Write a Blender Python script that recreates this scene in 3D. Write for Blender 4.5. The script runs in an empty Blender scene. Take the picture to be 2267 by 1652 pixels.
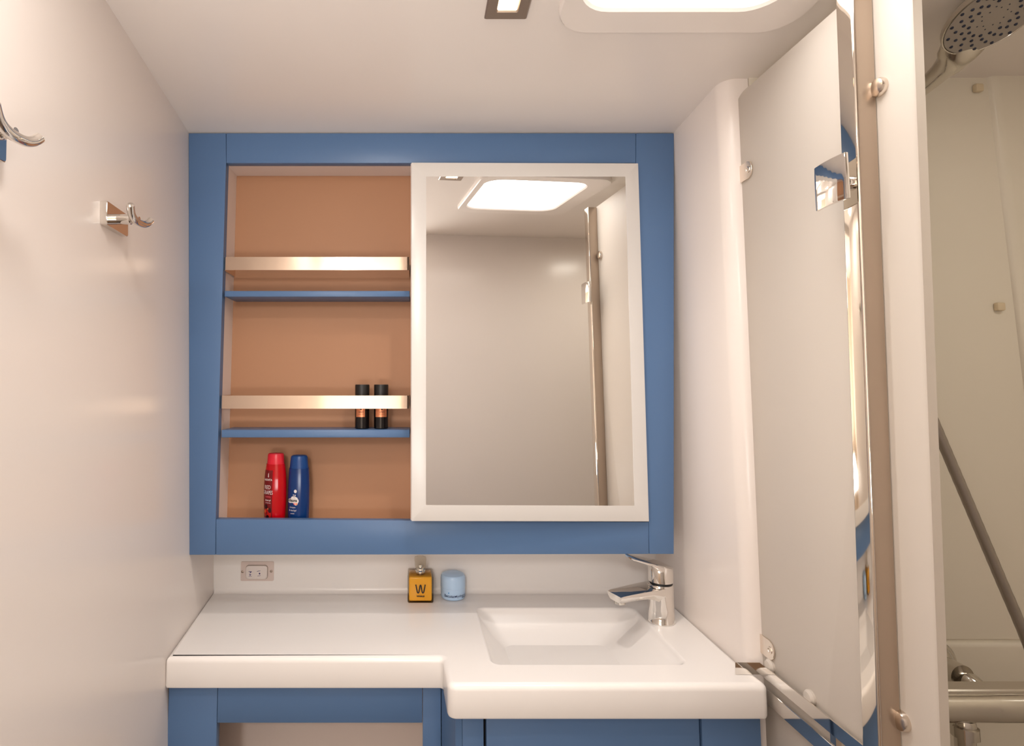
import bpy, bmesh, math
from math import sin, cos, pi, radians, sqrt
from mathutils import Vector, Matrix

# ------------------------------------------------------------------ camera / light / exposure
S = bpy.context.scene
F, PX, YH = 1250.0, 915.0, 850.0          # focal length and vanishing point, pixels of 2267x1652
PITCH = radians(4.3)
CZ = 1.40                                  # eye height over the floor
PY = YH - F * math.tan(PITCH)
cam_d = bpy.data.cameras.new('camera'); cam = bpy.data.objects.new('camera', cam_d)
S.collection.objects.link(cam); S.camera = cam
cam.location = (0, 0, CZ); cam.rotation_euler = (radians(90) + PITCH, 0, 0)
cam_d.sensor_fit = 'HORIZONTAL'; cam_d.sensor_width = 36; cam_d.lens = 36 * F / 2267
cam_d.shift_x = (2267 / 2 - PX) / 2267; cam_d.shift_y = -(1652 / 2 - PY) / 2267
cam_d.clip_start = 0.01

S.view_settings.view_transform = 'Standard'; S.view_settings.look = 'None'
S.view_settings.gamma = 1; S.view_settings.use_curve_mapping = False
S.view_settings.exposure = 0.06

W = bpy.data.worlds.new('world'); S.world = W; W.use_nodes = True
W.node_tree.nodes['Background'].inputs[0].default_value = (1.0, 0.92, 0.85, 1)
W.node_tree.nodes['Background'].inputs[1].default_value = 0.5

def area(name, loc, size, power, col, rot=(0, 0, 0), sy=None, spread=180):
    l = bpy.data.lights.new(name, 'AREA'); l.energy = power; l.color = col
    l.shape = 'RECTANGLE'; l.size = size; l.size_y = sy or size; l.spread = radians(spread)
    o = bpy.data.objects.new(name, l); S.collection.objects.link(o)
    o.location = loc; o.rotation_euler = rot
    return o
SKY_EMIT = 6.8
LAMP_EMIT = 14.0
# lamp of the passage, the cabin's second ceiling lamp, and two added fill lights
area('passage_ceiling_lamp', (-0.32, -1.00, 1.93), 0.22, 9.5, (1.0, 0.97, 0.93), (radians(55), 0, 0))
area('passage_fill_light', (-0.18, -0.75, 0.95), 1.1, 28, (1.0, 0.99, 0.98), (radians(90 + 80), 0, 0), 0.6)  # added unseen fill that brightens ceiling and cabinet front; no window stands here
area('cabin_ceiling_lamp', (-0.27, 0.40, 2.050), 0.10, 2.6, (1.0, 0.95, 0.90))
area('shower_fill_light', (1.02, 0.40, 2.04), 0.14, 2.1, (1.0, 0.93, 0.82))  # added unseen fill, brightens the shower compartment

# ------------------------------------------------------------------ helpers
CP, SP = cos(PITCH), sin(PITCH)
def ray(x, y):
    return Vector((x - PX, F * CP - (PY - y) * SP, F * SP + (PY - y) * CP))
def aY(x, y, Y): d = ray(x, y); p = d * (Y / d.y); return Vector((p.x, p.y, p.z + CZ))
def aX(x, y, X): d = ray(x, y); p = d * (X / d.x); return Vector((p.x, p.y, p.z + CZ))
def aZ(x, y, Z): d = ray(x, y); p = d * ((Z - CZ) / d.z); return Vector((p.x, p.y, p.z + CZ))
def aP(x, y, q, n):
    d = ray(x, y); q = Vector(q) - Vector((0, 0, CZ)); n = Vector(n)
    return d * (q.dot(n) / d.dot(n)) + Vector((0, 0, CZ))

def tag(o, label=None, cat=None, group=None, kind=None):
    if label: o['label'] = label
    if cat: o['category'] = cat
    if group: o['group'] = group
    if kind: o['kind'] = kind
    return o
def woff(o):
    v = Vector((0, 0, 0))
    while o is not None:
        v += o.location; o = o.parent
    return v
def obj(name, bm, mat, parent=None, smooth=True, ang=32):
    bmesh.ops.recalc_face_normals(bm, faces=bm.faces)
    me = bpy.data.meshes.new(name)
    if parent is None:
        xs = [v.co for v in bm.verts]
        off = Vector(((min(v.x for v in xs) + max(v.x for v in xs)) / 2,
                      (min(v.y for v in xs) + max(v.y for v in xs)) / 2, min(v.z for v in xs)))
    else:
        off = woff(parent)
    bmesh.ops.translate(bm, verts=bm.verts, vec=-off)
    bm.to_mesh(me); bm.free()
    if smooth:
        for p in me.polygons: p.use_smooth = True
        me.set_sharp_from_angle(angle=radians(ang))
        if name == 'slab':
            for p in me.polygons:
                if p.normal.z > 0.9995: p.use_smooth = False
    for m in (mat if isinstance(mat, list) else [mat]): me.materials.append(m)
    o = bpy.data.objects.new(name, me); S.collection.objects.link(o)
    if parent is None: o.location = off
    else: o.parent = parent
    return o
def thing(name, loc, label, cat, group=None):
    o = bpy.data.objects.new(name, None); S.collection.objects.link(o); o.location = loc
    o.empty_display_size = 0.03
    return tag(o, label, cat, group)
def struct(name, bm, mat, parent=None, **k):
    o = obj(name, bm, mat, parent, **k)
    if parent is None: o['kind'] = 'structure'
    return o

def NB(): return bmesh.new()
def box(bm, lo, hi, bev=0.0, seg=2):
    lo, hi = Vector(lo), Vector(hi)
    r = bmesh.ops.create_cube(bm, size=1)
    bmesh.ops.scale(bm, verts=r['verts'], vec=hi - lo)
    bmesh.ops.translate(bm, verts=r['verts'], vec=(lo + hi) / 2)
    if bev: bevel(bm, r['verts'], bev, seg)
    return bm
def bevel(bm, verts, bev, seg=2):
    es = {e for v in verts for e in v.link_edges}
    bmesh.ops.bevel(bm, geom=list(es), offset=bev, segments=seg, profile=0.5, affect='EDGES')
def prism(bm, pts, ext, bev=0.0, seg=2):
    a = [bm.verts.new(p) for p in pts]; b = [bm.verts.new(Vector(p) + Vector(ext)) for p in pts]
    bm.faces.new(a); bm.faces.new(b[::-1])
    n = len(pts)
    for i in range(n): bm.faces.new((a[i], b[i], b[(i + 1) % n], a[(i + 1) % n]))
    if bev: bevel(bm, a + b, bev, seg)
    return bm
def loft(bm, loops, cap0=True, cap1=True, closed=True):
    vs = [[bm.verts.new(p) for p in L] for L in loops]
    n = len(loops[0])
    for i in range(len(vs) - 1):
        for j in range(n if closed else n - 1):
            bm.faces.new((vs[i][j], vs[i][(j + 1) % n], vs[i + 1][(j + 1) % n], vs[i + 1][j]))
    if cap0: bm.faces.new(vs[0][::-1])
    if cap1: bm.faces.new(vs[-1])
    return vs
def frame_of(d):
    d = Vector(d).normalized()
    up = Vector((0, 0, 1)) if abs(d.z) < 0.95 else Vector((0, 1, 0))
    u = d.cross(up).normalized(); return d, u, u.cross(d).normalized()
def lathe(bm, o, axis, prof, n=32, cap0=True, cap1=True):
    d, u, v = frame_of(axis); o = Vector(o)
    loops = [[o + d * h + (u * cos(2 * pi * k / n) + v * sin(2 * pi * k / n)) * r for k in range(n)] for r, h in prof]
    return loft(bm, loops, cap0, cap1)
def tube(bm, pts, r, n=14, cap=True):
    pts = [Vector(p) for p in pts]; rs = r if isinstance(r, (list, tuple)) else [r] * len(pts)
    loops = []; u = None
    for i, p in enumerate(pts):
        t = (pts[min(i + 1, len(pts) - 1)] - pts[max(i - 1, 0)]).normalized()
        if u is None: _, u, _ = frame_of(t)
        u = (u - t * u.dot(t)).normalized(); v = t.cross(u)
        loops.append([p + (u * cos(2 * pi * k / n) + v * sin(2 * pi * k / n)) * rs[i] for k in range(n)])
    return loft(bm, loops, cap, cap)
def smooth_path(pts, sub=6):
    pts = [Vector(p) for p in pts]; out = []
    for i in range(len(pts) - 1):
        p0, p1, p2, p3 = pts[max(i - 1, 0)], pts[i], pts[i + 1], pts[min(i + 2, len(pts) - 1)]
        for k in range(sub):
            t = k / sub
            out.append(0.5 * ((2 * p1) + (-p0 + p2) * t + (2 * p0 - 5 * p1 + 4 * p2 - p3) * t * t + (-p0 + 3 * p1 - 3 * p2 + p3) * t ** 3))
    out.append(pts[-1]); return out
def rrect(x0, x1, y0, y1, r, n=6):
    out = []
    for cx, cy, a0 in ((x1 - r, y1 - r, 0), (x0 + r, y1 - r, 90), (x0 + r, y0 + r, 180), (x1 - r, y0 + r, 270)):
        for k in range(n + 1):
            a = radians(a0 + 90 * k / n); out.append((cx + r * cos(a), cy + r * sin(a)))
    return out
def round_poly(pts, rad, n=5):
    out = []; N = len(pts)
    for i, p in enumerate(pts):
        p = Vector(p); a = Vector(pts[i - 1]); b = Vector(pts[(i + 1) % N]); r = rad[i]
        if r <= 0: out.append(p); continue
        da, db = (a - p).normalized(), (b - p).normalized()
        ang = da.angle(db); t = r / math.tan(ang / 2)
        c = p + (da + db).normalized() * (r / sin(ang / 2))
        s, e = p + da * t - c, p + db * t - c
        for k in range(n + 1):
            f = k / n; v = (s * (1 - f) + e * f); out.append(c + v.normalized() * r)
    return out
def fill_hole(bm, outer, inner):
    es = []
    for L in (outer, inner):
        for i in range(len(L)):
            e = bm.edges.get((L[i], L[(i + 1) % len(L)])) or bm.edges.new((L[i], L[(i + 1) % len(L)])); es.append(e)
    bmesh.ops.triangle_fill(bm, use_beauty=True, use_dissolve=False, edges=es)
def text_bm(s, size, mapper, bm=None, align='CENTER', shear=0, thick=0.0, sx=1.0, bold=0.0):
    cu = bpy.data.curves.new('t', 'FONT'); cu.body = s; cu.size = size; cu.align_x = align; cu.align_y = 'CENTER'
    cu.shear = shear; cu.offset = bold; cu.resolution_u = 3
    o = bpy.data.objects.new('t', cu); S.collection.objects.link(o)
    me = bpy.data.meshes.new_from_object(o)
    t = NB(); t.from_mesh(me)
    bpy.data.objects.remove(o); bpy.data.curves.remove(cu); bpy.data.meshes.remove(me)
    if bm is None: bm = NB()
    m = {v: bm.verts.new(mapper(v.co.x * sx, v.co.y)) for v in t.verts}
    for f in t.faces:
        try: bm.faces.new([m[v] for v in f.verts])
        except ValueError: pass
    t.free(); return bm
def disc(bm, cx, cy, rx, ry, mapper, n=20):
    bm.faces.new([bm.verts.new(mapper(cx + rx * cos(2 * pi * k / n), cy + ry * sin(2 * pi * k / n))) for k in range(n)])

# ------------------------------------------------------------------ materials
def mat(name, col, rough=0.4, metal=0.0, spec=0.5, coat=0.0, noise=0.0, nscale=8, bump=0.0, bscale=60, trans=0.0,
        ior=1.45, emit=None, estr=0, stretch=None, sss=0.0, rvar=0.0):
    m = bpy.data.materials.new(name); m.use_nodes = True; nt = m.node_tree; b = nt.nodes['Principled BSDF']
    b.inputs['Base Color'].default_value = (*col, 1); b.inputs['Roughness'].default_value = rough
    b.inputs['Metallic'].default_value = metal; b.inputs['Specular IOR Level'].default_value = spec
    b.inputs['Coat Weight'].default_value = coat; b.inputs['Coat Roughness'].default_value = 0.05
    b.inputs['Transmission Weight'].default_value = trans; b.inputs['IOR'].default_value = ior
    if emit: b.inputs['Emission Color'].default_value = (*emit, 1); b.inputs['Emission Strength'].default_value = estr
    tc = nt.nodes.new('ShaderNodeTexCoord'); mp = nt.nodes.new('ShaderNodeMapping')
    nt.links.new(tc.outputs['Object'], mp.inputs['Vector'])
    if stretch: mp.inputs['Scale'].default_value = stretch
    if noise or rvar:
        n = nt.nodes.new('ShaderNodeTexNoise'); n.inputs['Scale'].default_value = nscale; n.inputs['Detail'].default_value = 4
        nt.links.new(mp.outputs[0], n.inputs['Vector'])
        if noise:
            r = nt.nodes.new('ShaderNodeMapRange'); r.inputs[3].default_value = 1 - noise; r.inputs[4].default_value = 1 + noise
            nt.links.new(n.outputs['Fac'], r.inputs[0])
            x = nt.nodes.new('ShaderNodeVectorMath'); x.operation = 'SCALE'; x.inputs[0].default_value = col
            nt.links.new(r.outputs[0], x.inputs['Scale']); nt.links.new(x.outputs[0], b.inputs['Base Color'])
        if rvar:
            r = nt.nodes.new('ShaderNodeMapRange'); r.inputs[3].default_value = rough - rvar; r.inputs[4].default_value = rough + rvar
            nt.links.new(n.outputs['Fac'], r.inputs[0]); nt.links.new(r.outputs[0], b.inputs['Roughness'])
    if bump:
        n = nt.nodes.new('ShaderNodeTexNoise'); n.inputs['Scale'].default_value = bscale; n.inputs['Detail'].default_value = 2
        nt.links.new(mp.outputs[0], n.inputs['Vector'])
        u = nt.nodes.new('ShaderNodeBump'); u.inputs['Strength'].default_value = bump; u.inputs['Distance'].default_value = 0.002
        nt.links.new(n.outputs['Fac'], u.inputs['Height']); nt.links.new(u.outputs[0], b.inputs['Normal'])
    return m
M = {}
M['wall'] = mat('gelcoat_wall', (0.86, 0.785, 0.735), rough=0.22, spec=0.42, noise=0.012, nscale=2.5, bump=0.03, bscale=6)
M['ceil'] = mat('gelcoat_ceiling', (0.87, 0.80, 0.745), rough=0.26, spec=0.45, noise=0.015, nscale=2, bump=0.03, bscale=5)
M['shower'] = mat('shower_gelcoat', (0.80, 0.74, 0.63), rough=0.25, spec=0.4, noise=0.015, nscale=3)
M['counter'] = mat('counter_acrylic', (0.89, 0.85, 0.82), rough=0.20, spec=0.42, noise=0.008, nscale=3)
M['blue'] = mat('blue_lacquer', (0.095, 0.175, 0.330), rough=0.34, spec=0.38, noise=0.04, nscale=4, bump=0.03, bscale=220)
M['tan'] = mat('tan_backing', (0.42, 0.215, 0.118), rough=0.5, spec=0.3, noise=0.03, nscale=5)
M['niche'] = mat('niche_lining', (0.82, 0.71, 0.65), rough=0.4, spec=0.3)
M['doorwhite'] = mat('mirror_border', (0.68, 0.65, 0.62), rough=0.22, spec=0.5)
M['mirror'] = mat('mirror_silver', (0.96, 0.955, 0.94), rough=0.012, metal=1.0)
M['chrome'] = mat('chrome', (0.80, 0.77, 0.73), rough=0.055, metal=1.0)
M['steel'] = mat('satin_steel', (0.78, 0.70, 0.62), rough=0.2, metal=1.0, bump=0.02, bscale=300, stretch=(1, 1, 0.05))
M['nickel'] = mat('shower_chrome', (0.62, 0.59, 0.54), rough=0.12, metal=1.0)
M['black'] = mat('black_rubber', (0.008, 0.008, 0.010), rough=0.5)
M['blackgloss'] = mat('black_glass', (0.006, 0.004, 0.004), rough=0.08, spec=0.5)
M['blackcap'] = mat('black_cap', (0.010, 0.008, 0.007), rough=0.45)
M['copper'] = mat('copper_label', (0.75, 0.27, 0.13), rough=0.35, metal=0.6)
M['panel'] = mat('white_acrylic', (0.75, 0.68, 0.61), rough=0.38, spec=0.35)
nt_ = M['panel'].node_tree; pb_ = nt_.nodes['Principled BSDF']; tr_ = nt_.nodes.new('ShaderNodeBsdfTranslucent'); tr_.inputs[0].default_value = (.80, .76, .66, 1)
mx_ = nt_.nodes.new('ShaderNodeMixShader'); mx_.inputs[0].default_value = 0.22
nt_.links.new(pb_.outputs[0], mx_.inputs[1]); nt_.links.new(tr_.outputs[0], mx_.inputs[2]); nt_.links.new(mx_.outputs[0], nt_.nodes['Material Output'].inputs['Surface'])
M['facegrey'] = mat('spray_face_grey', (0.33, 0.29, 0.25), rough=0.4)
M['nozzle'] = mat('nozzle_rubber', (0.02, 0.025, 0.05), rough=0.6)
M['beigeplastic'] = mat('beige_plastic', (0.72, 0.60, 0.42), rough=0.4)
M['switch'] = mat('switch_plastic', (0.76, 0.68, 0.64), rough=0.3)
M['plate'] = mat('switch_plate', (0.70, 0.58, 0.53), rough=0.35)
M['inkblue'] = mat('blue_ink', (0.03, 0.02, 0.15), rough=0.5)
M['ink'] = mat('black_ink', (0.006, 0.004, 0.004), rough=0.4)
M['navy'] = mat('navy_ink', (0.01, 0.02, 0.08), rough=0.4)
M['glass'] = mat('clear_glass', (1, 1, 1), rough=0.0, trans=1.0, ior=1.45)
M['perfume'] = mat('amber_perfume', (1.0, 0.50, 0.05), rough=0.12, spec=0.3)
M['jar'] = mat('pale_blue_plastic', (0.50, 0.69, 0.93), rough=0.22, spec=0.5)
M['redcap'] = mat('red_cap', (0.62, 0.012, 0.03), rough=0.3)
M['red'] = mat('red_liquid', (0.60, 0.002, 0.008), rough=0.07, trans=0.25, ior=1.4)
M['redlabel'] = mat('dark_red_label', (0.16, 0.002, 0.004), rough=0.3)
M['clearred'] = mat('tinted_clear', (0.42, 0.14, 0.09), rough=0.1, trans=0.2)
M['bluecap'] = mat('blue_cap', (0.002, 0.045, 0.19), rough=0.3)
M['bluebottle'] = mat('blue_bottle', (0.002, 0.030, 0.145), rough=0.16)
M['white'] = mat('white_print', (0.75, 0.70, 0.68), rough=0.4)
M['pink'] = mat('pink_print', (0.85, 0.12, 0.15), rough=0.4)
M['orange'] = mat('orange_print', (0.85, 0.22, 0.04), rough=0.4)
M['grape'] = mat('grape_print', (0.45, 0.01, 0.006), rough=0.25)
M['darkgrape'] = mat('dark_grape_print', (0.03, 0.002, 0.004), rough=0.25)
M['cyan'] = mat('cyan_print', (0.05, 0.3, 0.7), rough=0.4)
M['sky'] = mat('skylight_glow', (0.9, 0.9, 0.9), emit=(1.0, 0.99, 0.97), estr=SKY_EMIT)
M['lamp'] = mat('lamp_glow', (0.9, 0.9, 0.9), emit=(1.0, 0.74, 0.46), estr=LAMP_EMIT)
M['bezel'] = mat('lamp_bezel', (0.36, 0.29, 0.24), rough=0.35, metal=0.7)
def thin_glass(name, tint):
    m = bpy.data.materials.new(name); m.use_nodes = True; nt = m.node_tree; nt.nodes.remove(nt.nodes['Principled BSDF'])
    o = nt.nodes['Material Output']; t = nt.nodes.new('ShaderNodeBsdfTransparent'); g = nt.nodes.new('ShaderNodeBsdfGlossy')
    t.inputs[0].default_value = (*tint, 1); g.inputs['Roughness'].default_value = 0.03
    f = nt.nodes.new('ShaderNodeLayerWeight'); f.inputs['Blend'].default_value = 0.14
    x = nt.nodes.new('ShaderNodeMixShader'); nt.links.new(f.outputs['Fresnel'], x.inputs[0]); nt.links.new(t.outputs[0], x.inputs[1]); nt.links.new(g.outputs[0], x.inputs[2])
    nt.links.new(x.outputs[0], o.inputs['Surface']); return m
M['glass'] = thin_glass('clear_glass', (0.93, 0.91, 0.86))
M['floor'] = mat('teak_floor', (0.17, 0.11, 0.07), rough=0.4, noise=0.25, nscale=6, stretch=(14, 1, 1))
M['passage'] = mat('passage_panel', (0.70, 0.60, 0.50), rough=0.4, noise=0.02)
M['dark'] = mat('dark_gap', (0.01, 0.012, 0.016), rough=0.6)

# ------------------------------------------------------------------ room planes
D = 1.30                                    # cabinet face
ZB = CZ - 0.535                             # counter top
SL = 0.07; HC = CZ + 0.596
def zc(Y): return HC + SL * (D - Y)
def ceilp(x, y, dz=0.0): return aP(x, y, (0, D, HC + dz), (0, SL, 1.0))
def XL(Y, z): return -0.534 - 0.076 * (Y - 1.3) - 0.032 * (z - CZ - 0.596)
def XR(z): return 0.619 - 0.008 * (z - CZ - 0.596)
YS = 1.495                                  # splash wall
YSH = 1.087                                 # shower back wall
YR = -0.03                                  # rear wall

# floor
bm = NB(); box(bm, (-0.9, -1.6, -0.03), (1.7, 1.6, 0)); struct('floor', bm, M['floor'])
# left wall: a slanted slab
bm = NB()
pts = [(XL(Y, z), Y, z) for Y, z in ((YR, 0), (1.56, 0), (1.56, 2.2), (YR, 2.2))]
prism(bm, pts, (-0.05, 0, 0)); struct('wall_left', bm, M['wall'])
# back wall behind the vanity
bm = NB(); box(bm, (-0.62, YS, 0), (0.70, YS + 0.05, 2.2)); struct('wall_back', bm, M['counter'])
# right wall with its rounded end post
bm = NB()
def rw(z):
    x = XR(z)
    P = [(x, YS + 0.02)] + [(x + 0.03 - 0.03 * cos(radians(a)), YSH + 0.033 - 0.03 * sin(radians(a))) for a in range(0, 91, 10)]
    P += [(x + 0.052, YSH + 0.003), (x + 0.052, YS + 0.02)]
    return [(px, py, z) for px, py in P]
loft(bm, [rw(z) for z in (0, 0.5, 1.0, 1.5, 2.15)]); struct('wall_right', bm, M['wall'])
# ceiling with the hatch opening
pane = dict(x0=0.268, x1=0.592, y0=0.52, y1=0.888)
bm = NB()
outer = [bm.verts.new((x, y, zc(y))) for x, y in ((-0.75, YR), (1.5, YR), (1.5, 1.56), (-0.75, 1.56))]
inner = [bm.verts.new((x, y, zc(y))) for x, y in rrect(pane['x0'], pane['x1'], pane['y0'], pane['y1'], 0.055, 8)]
fill_hole(bm, outer, inner)
top = [bm.verts.new(v.co + Vector((0, 0, 0.10))) for v in inner]
for i in range(len(inner)): bm.faces.new((inner[i], inner[(i + 1) % len(inner)], top[(i + 1) % len(top)], top[i]))
struct('ceiling', bm, M['ceil'])
# skylight
bm = NB()
def cl(L, dz): return [Vector((x, y, zc(y) + dz)) for x, y in L]
lipo = (0.240, 0.655, 0.47, 0.943)
A = [cl(rrect(*lipo, 0.060, 8), 0.0), cl(rrect(lipo[0] + .001, lipo[1] - .001, lipo[2] + .001, lipo[3] - .001, 0.059, 8), -0.008),
     cl(rrect(lipo[0] + .004, lipo[1] - .004, lipo[2] + .004, lipo[3] - .004, 0.056, 8), -0.012),
     cl(rrect(pane['x0'] - .004, pane['x1'] + .004, pane['y0'] - .004, pane['y1'] + .004, 0.058, 8), -0.010),
     cl(rrect(pane['x0'], pane['x1'], pane['y0'], pane['y1'], 0.055, 8), -0.006),
     cl(rrect(pane['x0'] + .002, pane['x1'] - .002, pane['y0'] + .002, pane['y1'] - .002, 0.054, 8), 0.085)]
loft(bm, A, False, False)
win = struct('window_1', bm, M['ceil'])
bm = NB(); bm.faces.new([bm.verts.new(p) for p in cl(rrect(pane['x0'] - .01, pane['x1'] + .01, pane['y0'] - .01, pane['y1'] + .01, 0.055, 8), 0.082)])
obj('pane', bm, M['sky'], win)

# rear wall: doorway on the left, solid on the right
XD = 0.11
bm = NB(); box(bm, (XD, YR - 0.04, 0), (1.5, YR, 2.2)); struct('wall_rear', bm, M['wall'])
bm = NB(); box(bm, (-0.62, YR - 0.04, 0), (-0.46, YR, 2.2)); struct('trim_1', bm, M['wall'])
# passage behind the camera
bm = NB(); box(bm, (-0.9, -1.25, 0), (1.6, -1.2, 2.2)); struct('wall_passage', bm, M['passage'])
bm = NB(); box(bm, (-0.95, -1.2, 0), (-0.9, YR - 0.04, 2.2)); struct('wall_passage_left', bm, M['passage'])
bm = NB(); box(bm, (0.9, -1.2, 0), (0.95, YR - 0.04, 2.2)); struct('wall_passage_right', bm, M['passage'])
bm = NB(); box(bm, (-0.95, -1.25, 2.05), (0.95, YR - 0.04, 2.10)); struct('ceiling_passage', bm, M['ceil'])

# shower compartment
bm = NB()
sx0 = 0.672
zs = aY(2180, 1420, YSH).z
e_top, e_bot = 1.147, 1.172
def edg(z): return e_top + (e_bot - e_top) * (2.02 - z) / 0.66
def shw(z, dy):
    e = edg(z); Y = YSH - dy
    return [(x, y, z) for x, y in ((sx0, Y + .0), (e, Y), (e + .002, Y - .003), (e + .005, Y - .006), (e + .02, Y - .0065), (1.40, Y - .0065), (1.40, YSH + .04), (sx0, YSH + .04))]
loft(bm, [shw(0, .008), shw(zs - .008, .008), shw(zs - .002, .006), shw(zs, .002), shw(zs + .0006, -.002), shw(zs + .003, -.002), shw(zs + .004, 0.0), shw(2.2, 0.0)])
struct('wall_shower', bm, M['shower'], ang=50)
bm = NB(); box(bm, (1.36, YR, 0), (1.40, YSH - .016, 2.2)); struct('wall_shower_side', bm, M['shower'])
for k, (x, y) in enumerate(((2160, 198), (2207, 680))):
    p = aY(x, y, YSH); bm = NB()
    box(bm, (p.x - .008, YSH - .010, p.z - .008), (p.x + .008, YSH, p.z + .008), .003)
    b = obj('wall_button', bm, M['beigeplastic'])
    tag(b, ['small beige button high on the shower back wall near the ceiling', 'small beige button halfway down the shower back wall'][k], 'button', 'beige buttons on the shower wall')

# ------------------------------------------------------------------ wall cabinet
cab = thing('wall_cabinet', (0.04, D, CZ - 0.385), 'blue framed wall cabinet with open niche and sliding mirror over the counter', 'cabinet')
def face_prism(name, pts, Y, th, m, parent, bev=0.0012):
    bm = NB(); prism(bm, [aY(x, y, Y) for x, y in pts], (0, th, 0), bev, 2)
    return obj(name, bm, m, parent)
TH = 0.02
face_prism('stile', [(417.5, 295), (500.3, 295), (500.3, 361), (477.5, 1150), (477, 1229), (419, 1229)], D, TH, M['blue'], cab)
face_prism('stile', [(1408.2, 295), (1492, 295), (1492, 1227), (1437.6, 1227), (1436.5, 1156), (1408.2, 361)], D, TH, M['blue'], cab)
face_prism('rail', [(501, 295), (1407.5, 295), (1407.5, 361), (501, 361)], D, TH, M['blue'], cab)
face_prism('rail', [(478.2, 1150), (1436.2, 1156), (1436.8, 1227), (477.8, 1229)], D, TH, M['blue'], cab)
YB = 1.388
xr_n = -0.006
nt = aY(500, 366.5, D + TH).z
zfl = aY(500, 1150, D).z - 0.024
# niche lining
bm = NB()
lt, lb = aY(504.5, 366, D + TH), aY(481.5, 1150, D + TH)
def lx(z): return lt.x + (lb.x - lt.x) * (lt.z - z) / (lt.z - lb.z)
P = [(lx(nt + .01), D + TH, nt + .01), (lx(zfl - .01), D + TH, zfl - .01), (lx(zfl - .01), YB + .01, zfl - .01), (lx(nt + .01), YB + .01, nt + .01)]
prism(bm, P, (-0.012, 0, 0)); obj('side_panel', bm, M['niche'], cab)
bm = NB(); box(bm, (xr_n, D + TH - 0.016, zfl - .01), (xr_n + 0.012, YB + .01, nt + .01)); obj('side_panel', bm, M['niche'], cab)
bm = NB(); box(bm, (lx(nt), D + TH, nt), (xr_n, YB + .01, nt + 0.012)); obj('top_panel', bm, M['niche'], cab)
bm = NB(); box(bm, (lx(zfl), D + TH, zfl - 0.012), (xr_n, YB + .01, zfl)); obj('floor_panel', bm, M['niche'], cab)
bm = NB(); prism(bm, [(lx(nt) , YB, nt), (xr_n, YB, nt), (xr_n, YB, zfl), (lx(zfl), YB, zfl)], (0, 0.008, 0)); obj('back_panel', bm, M['tan'], cab)
# white carcass behind the frame, from the face frame to the wall
bm = NB()
zb0 = aY(900, 1228, D).z + 0.004
xt, xbm = aY(1489, 295, D).x, aY(1489, 1228, D).x
prism(bm, [(xr_n + 0.013, D + TH + 0.001, zb0), (xbm - .006, D + TH + 0.001, zb0), (xt - .004, D + TH + .001, HC - .002), (xr_n + 0.013, D + TH + 0.001, HC - .002)], (0, YS - D - TH - .003, 0))
obj('carcass', bm, M['wall'], cab)
bm = NB(); prism(bm, [(XL(YB + .012, zc(YS)) + .001, YB + .012, zc(YS)), (xr_n + .012, YB + .012, zc(YS)), (xr_n + .012, YB + .012, zb0), (XL(YB + .012, zb0) + .001, YB + .012, zb0)], (0, YS - YB - .012, 0))
obj('carcass', bm, M['wall'], cab)
bm = NB(); prism(bm, [(XL(D + .03, zb0) + .003, D + TH + .001, zb0 - .004), (xbm - .002, D + TH + .001, zb0 - .004), (xbm - .002, 1.40, zb0 - .004), (XL(1.40, zb0) + .003, 1.40, zb0 - .004)], (0, 0, .0035)); obj('bottom_panel', bm, M['blue'], cab)
# shelves
def shelf(yf0, yf1, xl, Yf):
    z1, z0 = aY(xl, yf0, Yf).z, aY(xl, yf1, Yf).z
    a, b = aY(xl, (yf0 + yf1) / 2, Yf).x, aY(907, yf0, Yf).x
    bm = NB(); prism(bm, [(a, Yf, z0), (b, Yf, z0), (b, Yf, z1), (a, Yf, z1)], (0, YB - Yf, 0), 0.0015)
    obj('shelf', bm, M['blue'], cab); return z1
z_sh1 = shelf(644, 657, 497, D + 0.004)
z_sh2 = shelf(952, 969, 490, D + 0.004)
# chrome guard rails: a flat strip bent back at both ends
def guard(y0, y1, x0, x1):
    Yf = D + 0.002
    a, b = aY(x0, y0, Yf), aY(x1, y1, Yf); z0, z1 = b.z, a.z
    path = [(a.x + 0.001, YB), (a.x + 0.001, Yf + 0.008)]
    path += [(a.x + 0.009 - 0.008 * cos(radians(t)), Yf + 0.008 - 0.008 * sin(radians(t))) for t in range(10, 91, 16)]
    path += [(b.x - 0.006 + 0.006 * sin(radians(t)), Yf + 0.006 - 0.006 * cos(radians(t))) for t in range(0, 91, 15)]
    path += [(b.x, YB)]
    bm = NB(); T = 0.0015; loops = []
    for i, p in enumerate(path):
        p = Vector(p); t = (Vector(path[min(i + 1, len(path) - 1)]) - Vector(path[max(i - 1, 0)])).normalized()
        n = Vector((t.y, -t.x)) * -1
        q = p + n * T
        loops.append([(p.x, p.y, z0), (p.x, p.y, z1), (q.x, q.y, z1), (q.x, q.y, z0)])
    loft(bm, loops); o = obj('guard_rail', bm, M['rail'], cab); o['label'] = 'shiny metal guard strip'
M['rail'] = mat('rail_steel', (0.80, 0.66, 0.54), rough=0.10, metal=1.0, bump=0.05, bscale=9)
guard(569, 598, 493.5, 906.5)
guard(876, 905, 485.5, 906.5)
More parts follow.
